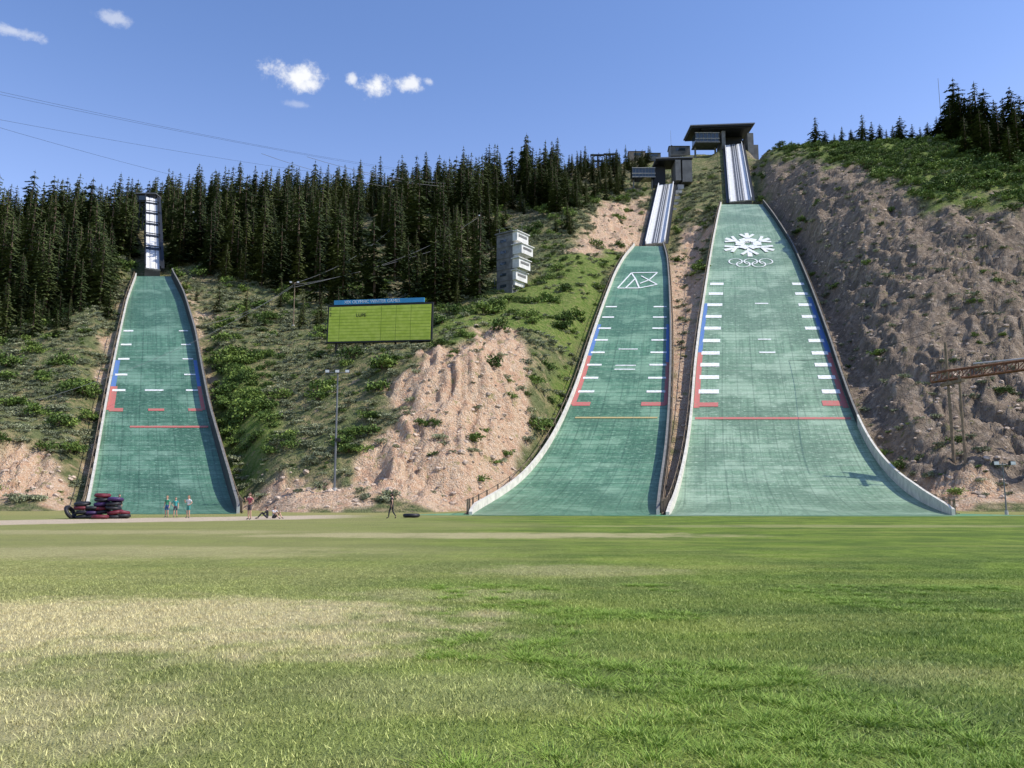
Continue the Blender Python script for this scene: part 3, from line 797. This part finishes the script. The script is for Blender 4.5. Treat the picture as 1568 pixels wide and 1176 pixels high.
for i in range(5):
    q=S(1040-3*i,290+9*i,Y-6*i);b.box((q.x,Y-6*i,q.z-1.5),(2.4,6,4.5),4)
b.obj('start_house',[mSteel,mBlack,mGlass,mConcD,mConc],rootM)
Y=247;b=B();c=S(225,306,Y)
b.box((c.x+.3,Y,c.z),(6.0,3.2,2.4),1);b.box((c.x+.3,Y-.2,c.z+1.4),(6.8,4,.3),0);b.box((c.x-.6,Y-1.7,c.z),(2.2,.2,1.4),2)
for s in(-1,1):
    for t in(-1,1): b.box((c.x+.8+s*2.3,Y+t*1.3,c.z-7.5),(.35,.35,14),1)
for i in range(5):
    z=c.z-2-i*2.4;b.cyl((c.x-1.5,Y-1.5,z),(c.x+3.1,Y-1.5,z-2.4),.08,.08,4,1);b.box((c.x+.8,Y-1.5,z),(4.8,.2,.2),1)
b.cyl((c.x-1.8,Y,c.z),(c.x-1.8,Y,c.z+3.2),.05,.03,5,1)
b.obj('start_house',[mSteel,mBlack,mGlass],rootL)
# ------------------------------------------------------------------ judges tower (turned towards the landing)
Y=170;b=B();c=S(782,455,Y);hT=zof(362,Y)-c.z
b.box((0,0,hT/2-1),(4.2,4.6,hT+2),0)
b.box((0,0,hT+.15),(4.8,5.2,.3),1)
for i in range(5):
    zc=2.0+i*2.5
    b.box((-.3,-2.33,zc),(1.6,.08,.6),2);b.box((0,-2.34,zc+1.1),(4.22,.1,.12),1)
for ox,zz_ in ((1.2,hT-1.0),(2.4,hT-4.0),(1.7,hT-7.0),(.9,hT-9.6)):
    b.box((2.1+ox/2,-.1,zz_),(ox,4.2,2.0),3)
    b.box((2.1+ox+.03,-.1,zz_+.2),(.08,3.0,.5),1)
    b.box((2.1+ox/2,-.1,zz_+1.1),(ox+.5,4.8,.16),3)
    b.box((2.1+ox/4,-.1,zz_-1.55),(ox/2,3.6,1.1),3)
for s in(-1,1): b.cyl((s*1.6,-2,hT+.3),(s*1.6,-2,hT+1.3),.04,.04,4,4)
b.cyl((-2.2,-2.4,hT+1.2),(2.4,-2.4,hT+1.2),.04,.04,4,4)
b.cyl((3,0,hT-1),(3,0,hT+2.5),.04,.03,4,4)
b.cyl((-3.6,-1,-2),(-3.6,-1,4.5),.15,.12,6,4)
o=b.obj('judges_tower',[pm('tower_concrete',(.17,.17,.165),.9,.3,.8),mConcD,mGlass,pm('tower_white',(.66,.65,.61),.8,.15,.8),mSteel])
o.location=(c.x,Y,c.z);o.rotation_euler=(0,0,R(-36))
# ------------------------------------------------------------------ scoreboard
root=empty('scoreboard');p0=S(500,518,131);p1=S(661,525,127);dx=(p1-p0);L=math.hypot(dx.x,dx.y);rz=math.atan2(dx.y,dx.x)
zb=(p0.z+p1.z)/2;zt=zof(463,129);Hh=zt-zb
M=Matrix.Translation((p0.x,p0.y,zb))@Matrix.Rotation(rz,4,'Z')@Matrix.Rotation(R(1.2),4,'Y')
b=B();b.box((L/2,.25,Hh/2),(L,.5,Hh),0,M)
b.box((L/2,-.03,Hh/2-.1),(L-.5,.06,Hh-.55),1,M)
for i in range(1,11): b.box((L/2,-.068,.2+i*(Hh-.6)/11),(L-.6,.02,.05),2,M)
for fx in(.12,.52,.66,.8): b.box((L*fx,-.072,Hh/2-.1),(.05,.02,Hh-.7),2,M)
b.box((L*.49,-.05,Hh+.35),(L*.86,.25,.75),3,M)
for fx in(.08,.35,.65,.92):
    b.box((L*fx,.7,-1.5),(.3,.3,Hh*1.8),0,M)
    b.cyl(M@Vector((L*fx,.7,Hh*.7)),M@Vector((L*fx,3.8,-1)),.1,.1,6,0)
b.box((L/2,-.25,-.12),(L+.2,.9,.12),0,M)
m=NT('score_panel');m.col(m.mix(m.rng(m.noise(1.2,3),.35,.65),(.52,.62,.06),(.64,.72,.10)));m.rough(.5)
b.obj('panel',[mBlack,m.m,pm('panel_lines',(.20,.28,.03),.6),pm('header_blue',(.05,.28,.52),.5,.08,1)],root)
def text(s,M,x,z,size,mat,name):
    cu=bpy.data.curves.new(name,'FONT');cu.body=s;cu.size=size;cu.extrude=.01;cu.align_x='LEFT'
    o=bpy.data.objects.new(name,cu);bpy.context.scene.collection.objects.link(o);o.data.materials.append(mat);o.parent=root
    o.matrix_world=M@Matrix.Translation((x,-.2,z))@Matrix.Rotation(R(90),4,'X')
text('XIX OLYMPIC WINTER GAMES',M,L*.16,Hh+.12,.72,mLet,'header_lettering')
for xx,zz2,s in((.28,.66,'LUPE'),(.02,.84,'1'),(.02,.70,'2')):
    text(s,M,L*xx,Hh*zz2,.8,mBlack,'score_lettering')

# ------------------------------------------------------------------ poles, cables, lift bridge
def light_pole(px,pyb,pyt,Y=None,heads=3,r=.13,name='light_pole',wood=False):
    if Y is None: p=ground_at(px,pyb)
    else:
        p=S(px,pyb,Y);p.z=G(p.x,p.y)
    hgt=zof(pyt,p.y)-p.z;b=B()
    b.cyl((0,0,-.5),(0,0,hgt),r,r*.6,8,0);b.cyl((0,0,-.3),(0,0,.35),r*2,r*2,10,2)
    if heads:
        w=.36*heads;b.cyl((-w,0,hgt-.2),(w,0,hgt-.2),.05,.05,6,0)
        for i in range(heads):
            x=-w+2*w*i/max(1,heads-1) if heads>1 else .3
            b.box((x,-.15,hgt-.05),(.5,.35,.38),1,taper=.75);b.box((x,-.35,hgt-.08),(.4,.05,.28),3)
    if hgt>9: 
        b.box((.25,-.15,hgt*.42),(.5,.3,.35),1)
    o=b.obj(name,[mPost if wood else mSteel,mBlack,mConc,mWhite]);o.location=p;return o,hgt
light_pole(512,752,568,heads=3)
light_pole(449,500,432,heads=2,wood=True);light_pole(298,375,325,heads=2)
light_pole(1541,782,708,Y=70,heads=2,r=.07);light_pole(732,395,330,heads=1,wood=True);light_pole(603,395,345,heads=1,wood=True)
light_pole(1443,208,120,heads=0,r=.09,name='flag_pole');light_pole(1028,238,200,heads=0,r=.08,name='flag_pole')
mCab=pm('steel_cable',(.14,.145,.15),.7,.05,1)
def cable(p0,p1,sag=2,r=.03,mt=None):
    b=B();pts=catenary(p0,p1,sag);b.tube(pts,[r]*len(pts),4);b.obj('overhead_cable',[mt or mBlack])
cable(S(-60,127,150),S(640,262,300),1.5,.03);cable(S(-60,132,150),S(660,268,300),1.2,.03);cable(S(-60,172,150),S(720,290,300),2,.03);cable(S(-60,178,150),S(560,330,290),2,.03)
cable(S(470,240,240),S(905,250,320),9,.06,mCab);cable(S(540,262,240),S(905,256,320),7,.06,mCab);cable(S(400,235,240),S(905,262,320),11,.06,mCab)
pk_=ground_at(449,500).y
cable(S(60,612,100),S(449,436,pk_),2,.022,mCab);cable(S(310,498,112),S(449,438,pk_),1.,.022,mCab);cable(S(449,436,pk_),S(732,333,ground_at(732,395).y),3,.035,mCab)
cable(S(449,440,pk_),S(905,270,320),5,.04,mCab);cable(S(449,434,pk_),S(603,347,ground_at(603,395).y),2,.03,mCab)
cable(S(1178,551,140),S(1447,500,96),1.5,.03)
Y=96;b=B();pA=S(1436,583,Y);pB=S(1760,540,Y-8);n=18
up=Vector((0,0,1.1))
for dy in(0,1.6):
    o=Vector((0,dy,0));b.cyl(pA+o,pB+o,.12,.12,6,0);b.cyl(pA+o+up,pB+o+up,.10,.10,6,0)
    for i in range(n):
        q0=pA.lerp(pB,i/n)+o;q1=pA.lerp(pB,(i+1)/n)+o
        b.cyl(q0,q0+up,.06,.06,5,0);b.cyl(q0,q1+up,.05,.05,5,0)
b.quad([pA+Vector((0,-.1,.05)),pB+Vector((0,-.1,.05)),pB+Vector((0,1.7,.05)),pA+Vector((0,1.7,.05))],1)
b.cyl(S(1490,557,Y),S(1760,530,Y-8),.12,.12,8,2)
for px,t in((1450,525),(1640,520)):
    p=S(px,590,Y);b.cyl((p.x,Y-.3,min(G(p.x,Y)-1,p.z-4)),(p.x,Y-.3,zof(t,Y)),.2,.16,8,3)
p=S(1449,600,Y);b.cyl((p.x,Y-3,G(p.x,Y-3)-.5),(p.x,Y-3,p.z+1.6),.17,.14,8,3)
b.box((p.x,Y-1.5,p.z+.9),(.4,4.6,.35),3)
b.obj('truss_footbridge',[pm('rusty_steel',(.17,.08,.045),.8,.25,2),pm('bridge_deck',(.24,.16,.10),.9),mConc,mPost])
def hut(px,py,w,h,d,mw,mr_,name):
    p=ground_at(px,py);z=G(p.x,p.y);b=B();b.box((0,0,h/2-.6),(w,d,h+1.2),0)
    for s in(-1,1): b.quad([(-w/2-.4,s*(d/2+.5),h-.1),(w/2+.4,s*(d/2+.5),h-.1),(w/2+.4,0,h+d*.22),(-w/2-.4,0,h+d*.22)],1)
    for s in(-1,1): b.quad([(s*w/2,-d/2,h),(s*w/2,d/2,h),(s*w/2,0,h+d*.2)],0)
    b.box((0,-d/2-.02,h*.55),(w*.5,.06,h*.4),2);o=b.obj(name,[mw,mr_,mGlass]);o.location=(p.x,p.y,z)
mRedR=pm('roof_red',(.32,.10,.06),.8);mTan=pm('hut_wall',(.30,.24,.18),.9)
hut(975,246,7,3.2,6,mTan,mRedR,'lift_hut');hut(1040,236,9,3.5,6,mConcD,mSteel,'equipment_shed');hut(1000,246,6,2.4,5,mConcD,mBlack,'equipment_shed')
def lift(px,py):
    p=ground_at(px,py);z=G(p.x,p.y);b=B();b.cyl((0,0,-1),(0,0,6),.3,.22,8,0);b.box((0,0,6),(6,1.2,.5),0)
    for s in(-1,1): b.torus((s*2.2,0,5.4),.9,.12,0,None,14,6);b.box((s*1,0,3.0),(1.6,.5,.15),0);b.box((s*1,.2,3.4),(1.6,.1,.8),0);b.cyl((s*1,0,3.),(s*1,0,6),.05,.05,4,0)
    o=b.obj('chairlift_station',[mBlack]);o.location=(p.x,p.y,z)
lift(935,252);lift(915,258)

# ------------------------------------------------------------------ tubes
mTR=pm('tube_maroon',(.13,.02,.03),.55,.25,3);mTK=pm('tube_black',(.018,.018,.022),.5,.2,3);mTB=pm('tube_purple',(.05,.025,.09),.5)
b=B();Y=58.5
for cx,lay,colr in ((-30.9,4,(1,1,0,1)),(-29.75,6,(1,1,0,2,1,0)),(-28.7,5,(1,0,1,1,2)),(-30.3,3,(1,2,1)),(-28.2,2,(1,0))):
    oy=random.uniform(-.2,.5)
    for i in range(lay):
        M=Matrix.Rotation(R(random.uniform(-7,7)),3,'X')@Matrix.Rotation(R(random.uniform(-8,8)),3,'Y')
        b.torus((cx+random.uniform(-.1,.1),Y+oy,.16+i*.30),.40,.165,colr[i],M)
b.torus((-31.7,Y-.1,.45),.42,.16,1,Matrix.Rotation(R(60),3,'Y'));b.torus((-29.2,Y-.75,.16),.42,.16,0)
b.obj('inner_tube_stack',[mTR,mTK,mTB],smooth=True)
b=B();p=S(630,788,61);b.torus((p.x,61,.17),.48,.17,0);b.torus((p.x,61,.19),.40,.1,1);b.obj('inner_tube',[mTK,mTR],smooth=True)

# ------------------------------------------------------------------ people
mSkin=pm('skin',(.50,.30,.21),.55,.06,8)
def person(px,Y,face,Hm,pose,top,bot,hair,shoes=(.05,.05,.05),sleeve='short',legs='short',longhair=False,hat=None,name='person'):
    p=S(px,790,Y)
    J={'pel':(0,0,.93,.125,.095),'wai':(0,0,1.09,.11,.085),'che':(0,.005,1.28,.145,.10),'nek':(0,0,1.44,.052,.052),'hd':(0,.01,1.53,.06,.065)}
    for s,n in((-1,'L'),(1,'R')):
        J['sho'+n]=(s*.17,0,1.385,.056,.056);J['elb'+n]=(s*.215,-.03,1.12,.042,.042);J['wri'+n]=(s*.225,.05,.88,.026,.03);J['pal'+n]=(s*.225,.075,.80,.022,.04)
        J['hip'+n]=(s*.09,0,.87,.085,.085);J['kne'+n]=(s*.10,.02,.49,.055,.055);J['ank'+n]=(s*.105,-.02,.09,.036,.04);J['toe'+n]=(s*.125,.14,.04,.038,.032)
    def st(n,x,y,z): J[n]=(x,y,z)+J[n][3:]
    if pose=='walk':
        st('kneL',-.09,.15,.51);st('ankL',-.09,.20,.10);st('toeL',-.09,.36,.06);st('kneR',.09,-.03,.48);st('ankR',.09,-.27,.15);st('toeR',.09,-.17,.04)
        st('elbL',-.22,-.13,1.14);st('wriL',-.22,-.08,.90);st('palL',-.22,-.06,.82);st('elbR',.22,.05,1.13);st('wriR',.2,.22,.97);st('palR',.19,.29,.93)
    if pose=='arm':
        st('elbR',.25,.1,1.15);st('wriR',.12,.27,1.28);st('palR',.08,.32,1.33);st('elbL',-.27,-.05,1.15);st('wriL',-.17,.09,1.02);st('palL',-.13,.13,.98)
    if pose=='hip':
        st('elbR',.34,-.08,1.15);st('wriR',.20,.03,.99);st('palR',.15,.06,.96);st('ankL',-.14,-.02,.09);st('toeL',-.17,.14,.04)
    if pose=='sit':
        for n in list(J):
            x,y,z=J[n][:3]
            if n[:3] in('pel','wai','che','nek','sho','elb','wri','pal') or n=='hd': J[n]=(x,y+.12*(z-.93),z-.80)+J[n][3:]
        for s,n in((-1,'L'),(1,'R')):
            st('hip'+n,s*.1,.03,.11);st('kne'+n,s*.17,.40,.42);st('ank'+n,s*.14,.66,.08);st('toe'+n,s*.15,.82,.05)
            st('elb'+n,s*.25,.22,.38);st('wri'+n,s*.16,.42,.46);st('pal'+n,s*.13,.49,.47)
    names=list(J);ix={n:i for i,n in enumerate(names)}
    E=[('pel','wai'),('wai','che'),('che','nek'),('nek','hd')]
    for n in'LR':E+=[('che','sho'+n),('sho'+n,'elb'+n),('elb'+n,'wri'+n),('wri'+n,'pal'+n),('pel','hip'+n),('hip'+n,'kne'+n),('kne'+n,'ank'+n),('ank'+n,'toe'+n)]
    me=bpy.data.meshes.new('body');me.from_pydata([J[n][:3] for n in names],[(ix[a],ix[b]) for a,b in E],[]);me.update()
    o=bpy.data.objects.new('tmp',me);bpy.context.scene.collection.objects.link(o)
    md=o.modifiers.new('s','SKIN');md.use_smooth_shade=True
    sv=me.skin_vertices[0].data
    for n in names: sv[ix[n]].radius=J[n][3:5]
    for i in range(len(sv)): sv[i].use_root=(i==0)
    o.modifiers.new('d','SUBSURF').levels=1
    dg=bpy.context.evaluated_depsgraph_get();dg.update();ev=o.evaluated_get(dg);em=ev.to_mesh()
    b=B();b.v=[tuple(v.co) for v in em.vertices]
    seg=[(Vector(J[a][:3]),Vector(J[c][:3]),a[:3],c[:3]) for a,c in E]
    for f in em.polygons:
        c=f.center;bd=9;lab=None;tt=0
        for a,d,na_,nb_ in seg:
            t=max(0,min(1,(c-a).dot(d-a)/(d-a).length_squared));q=(c-(a+(d-a)*t)).length
            if q<bd: bd=q;lab=(na_,nb_);tt=t
        mi={('pel','wai'):1,('wai','che'):1,('che','nek'):1 if tt<.55 else 0,('nek','hd'):0,('che','sho'):1,('sho','elb'):1 if(sleeve=='long' or tt<.6) else 0,
            ('elb','wri'):1 if sleeve=='long' else 0,('wri','pal'):0,('pel','hip'):2,('hip','kne'):2 if(legs=='long' or tt<.75) else 0,
            ('kne','ank'):2 if legs=='long' and tt<.92 else 0,('ank','toe'):3}[lab]
        if lab==('pel','wai') and tt<.25: mi=2
        b.f.append(tuple(f.vertices));b.m.append(mi)
    ev.to_mesh_clear();bpy.data.objects.remove(o)
    for n in'LR':
        w=Vector(J['wri'+n][:3]);q=Vector(J['pal'+n][:3]);d=(q-w).normalized();sx=Vector((0,1,0)) if abs(d.y)<.8 else Vector((1,0,0))
        sx=(sx-d*sx.dot(d)).normalized();nn_=d.cross(sx)*(1 if n=='L' else -1)
        for i,l in enumerate((.062,.072,.067,.052)):
            r0=q+sx*(.03-.02*i)
            b.tube([r0-d*.02,r0+d*l*.5,r0+d*l*.85+nn_*.02,r0+d*l*1.05+nn_*.045],[.0105,.0095,.0085,.006],6,0)
        b.tube([w+d*.03+sx*.02,w+d*.06+sx*.055,w+d*.09+sx*.062+nn_*.012],[.013,.011,.008],6,0)
    hd=Vector(J['hd'][:3])+Vector((0,.015,.075))
    def shp(v):
        v=v.copy()
        if v.z<0: v.x*=1+v.z*2.6;v.y*=1+v.z*.8
        return v
    b.ell(hd,(.074,.094,.115),0,16,12,shp)
    b.tube([hd+Vector((0,.085,.02)),hd+Vector((0,.108,-.018))],[.008,.016],6,0)
    for s in(-1,1):
        b.ell(hd+Vector((s*.076,-.005,-.005)),(.012,.02,.032),0,8,6);b.ell(hd+Vector((s*.03,.082,.012)),(.014,.008,.008),5,8,6);b.box(hd+Vector((s*.03,.088,.03)),(.032,.008,.006),4)
    b.box(hd+Vector((0,.086,-.052)),(.042,.01,.009),6)
    def hr(v): return Vector((v.x,v.y-(.012),v.z+.006+ (0 if v.y<.03 else .004)))
    b.ell(hd,(.083,.10,.124),4,16,8,hr,0,.45)
    b.ell(hd+Vector((0,-.028,-.01)),(.08,.082,.105),4,14,8)
    if longhair: b.tube([hd+Vector((0,-.09,.0)),hd+Vector((0,-.12,-.1)),hd+Vector((0,-.11,-.24))],[.045,.05,.02],8,4)
    if hat: b.ell(hd+Vector((0,0,.035)),(.088,.105,.1),7,14,5,None,0,.5);b.box(hd+Vector((0,.12,.04)),(.12,.12,.012),7)
    mt=[mSkin,pm('cloth_%s'%str(top),top,.85,.12,6),pm('cloth_%s'%str(bot),bot,.85,.12,6),pm('shoe_%s'%str(shoes),shoes,.7),pm('hair_%s'%str(hair),hair,.6,.2,30),mWhite,pm('lips',(.35,.12,.1),.5),pm('hat_%s'%str(hat or 0),hat or (.5,.5,.5),.8)]
    ob=b.obj(name,mt,smooth=True);k=Hm/1.72
    ob.location=(p.x,Y,0.0);ob.scale=(k,k,k);ob.rotation_euler=(0,0,R(face));return ob
person(382,56,150,1.85,'arm',(.38,.10,.12),(.10,.08,.08),(.09,.05,.03),longhair=True,name='woman')
person(410,58,110,1.78,'sit',(.03,.03,.035),(.04,.04,.05),(.05,.035,.025),sleeve='long',legs='long',name='seated_person')
person(419,58.2,-120,1.75,'sit',(.45,.45,.47),(.05,.05,.06),(.07,.05,.03),name='seated_person')
person(600,58,75,1.84,'walk',(.02,.02,.022),(.025,.027,.035),(.03,.02,.015),legs='long',name='walking_person')
person(255,61,170,1.64,'stand',(.06,.28,.16),(.05,.10,.25),(.25,.16,.08),name='child')
person(268,61.5,200,1.52,'hip',(.05,.30,.30),(.06,.06,.08),(.12,.07,.04),name='child')
person(288,60,160,1.66,'arm',(.62,.66,.66),(.06,.25,.22),(.2,.12,.06),longhair=True,name='child')
person(181,61,-140,1.75,'walk',(.08,.30,.26),(.08,.08,.1),(.10,.06,.04),name='child')

# ------------------------------------------------------------------ light, sky, camera
sd=Vector((.74,-.10,.80)).normalized();el=math.asin(sd.z);az=math.atan2(sd.x,sd.y)
sl=bpy.data.lights.new('sun','SUN');sl.energy=5.0;sl.angle=R(.53);sl.color=(1,.95,.87)
so=bpy.data.objects.new('sun',sl);so.rotation_euler=sd.to_track_quat('Z','Y').to_euler();so.location=(60,20,200);bpy.context.scene.collection.objects.link(so)
w=bpy.data.worlds.new('World');bpy.context.scene.world=w;w.use_nodes=True;t=w.node_tree
class WN(NT):
    def __init__(s,t): s.t=t;s.g=None
m=WN(t);bg=t.nodes['Background']
sky=m.n('ShaderNodeTexSky');sky.sky_type='NISHITA';sky.sun_disc=False;sky.sun_elevation=el;sky.sun_rotation=az;sky.altitude=300;sky.dust_density=.8;sky.air_density=1.1;sky.ozone_density=2.0
tc=m.n('ShaderNodeTexCoord');dv=tc.outputs['Generated']
nz_=m.noise(38,5,dv,.66);dz=m.sep(dv)[2]
tot=None
def vdot(v,c):
    n=m.n('ShaderNodeVectorMath');n.operation='DOT_PRODUCT';m.l(v,n.inputs[0]);n.inputs[1].default_value=c;return n.outputs['Value']
for px,py,rx,ry,s in((450,114,32,17,1),(474,130,17,9,.95),(570,134,24,16,1),(540,121,8,8,.8),(627,128,18,10,.9),(656,125,8,5,.5),(457,160,20,5,.25),(178,29,18,9,.45),(20,48,24,7,.5)):
    d=(S(px,py,1)-Vector((0,0,CH))).normalized();rt=Vector((d.y,-d.x,0)).normalized();up_=rt.cross(d)
    a=m.math('DIVIDE',vdot(dv,rt),rx/F);bq=m.math('DIVIDE',vdot(dv,up_),ry/F)
    r=m.math('SQRT',m.math('ADD',m.math('MULTIPLY',a,a),m.math('MULTIPLY',bq,bq)))
    r=m.math('ADD',r,m.math('MULTIPLY',m.math('SUBTRACT',nz_,.5),-3.2))
    r=m.math('ADD',r,m.math('MULTIPLY',m.math('LESS_THAN',vdot(dv,d),0),10))
    q=m.rng(r,1.3,.2,0,s);tot=q if tot is None else m.math('MAXIMUM',tot,q)
gain=m.mix(m.rng(dz,.55,.20),(1.02,1.12,1.42),(1.55,1.42,1.62))
c=m.mix(1.0,sky.outputs[0],gain,'MULTIPLY')
c=m.mix(tot,c,(6.8,6.9,7.1));m.l(c,bg.inputs[0]);bg.inputs[1].default_value=.145
cam=bpy.data.cameras.new('camera');cam.sensor_width=36;cam.lens=36*F/1568;cam.clip_end=8000;cam.clip_start=.1
co=bpy.data.objects.new('camera',cam);co.location=(0,0,CH);co.rotation_euler=(R(90)+PIT,0,0);bpy.context.scene.collection.objects.link(co)
sc=bpy.context.scene;sc.camera=co
sc.view_settings.view_transform='Standard';sc.view_settings.look='None';sc.view_settings.exposure=0
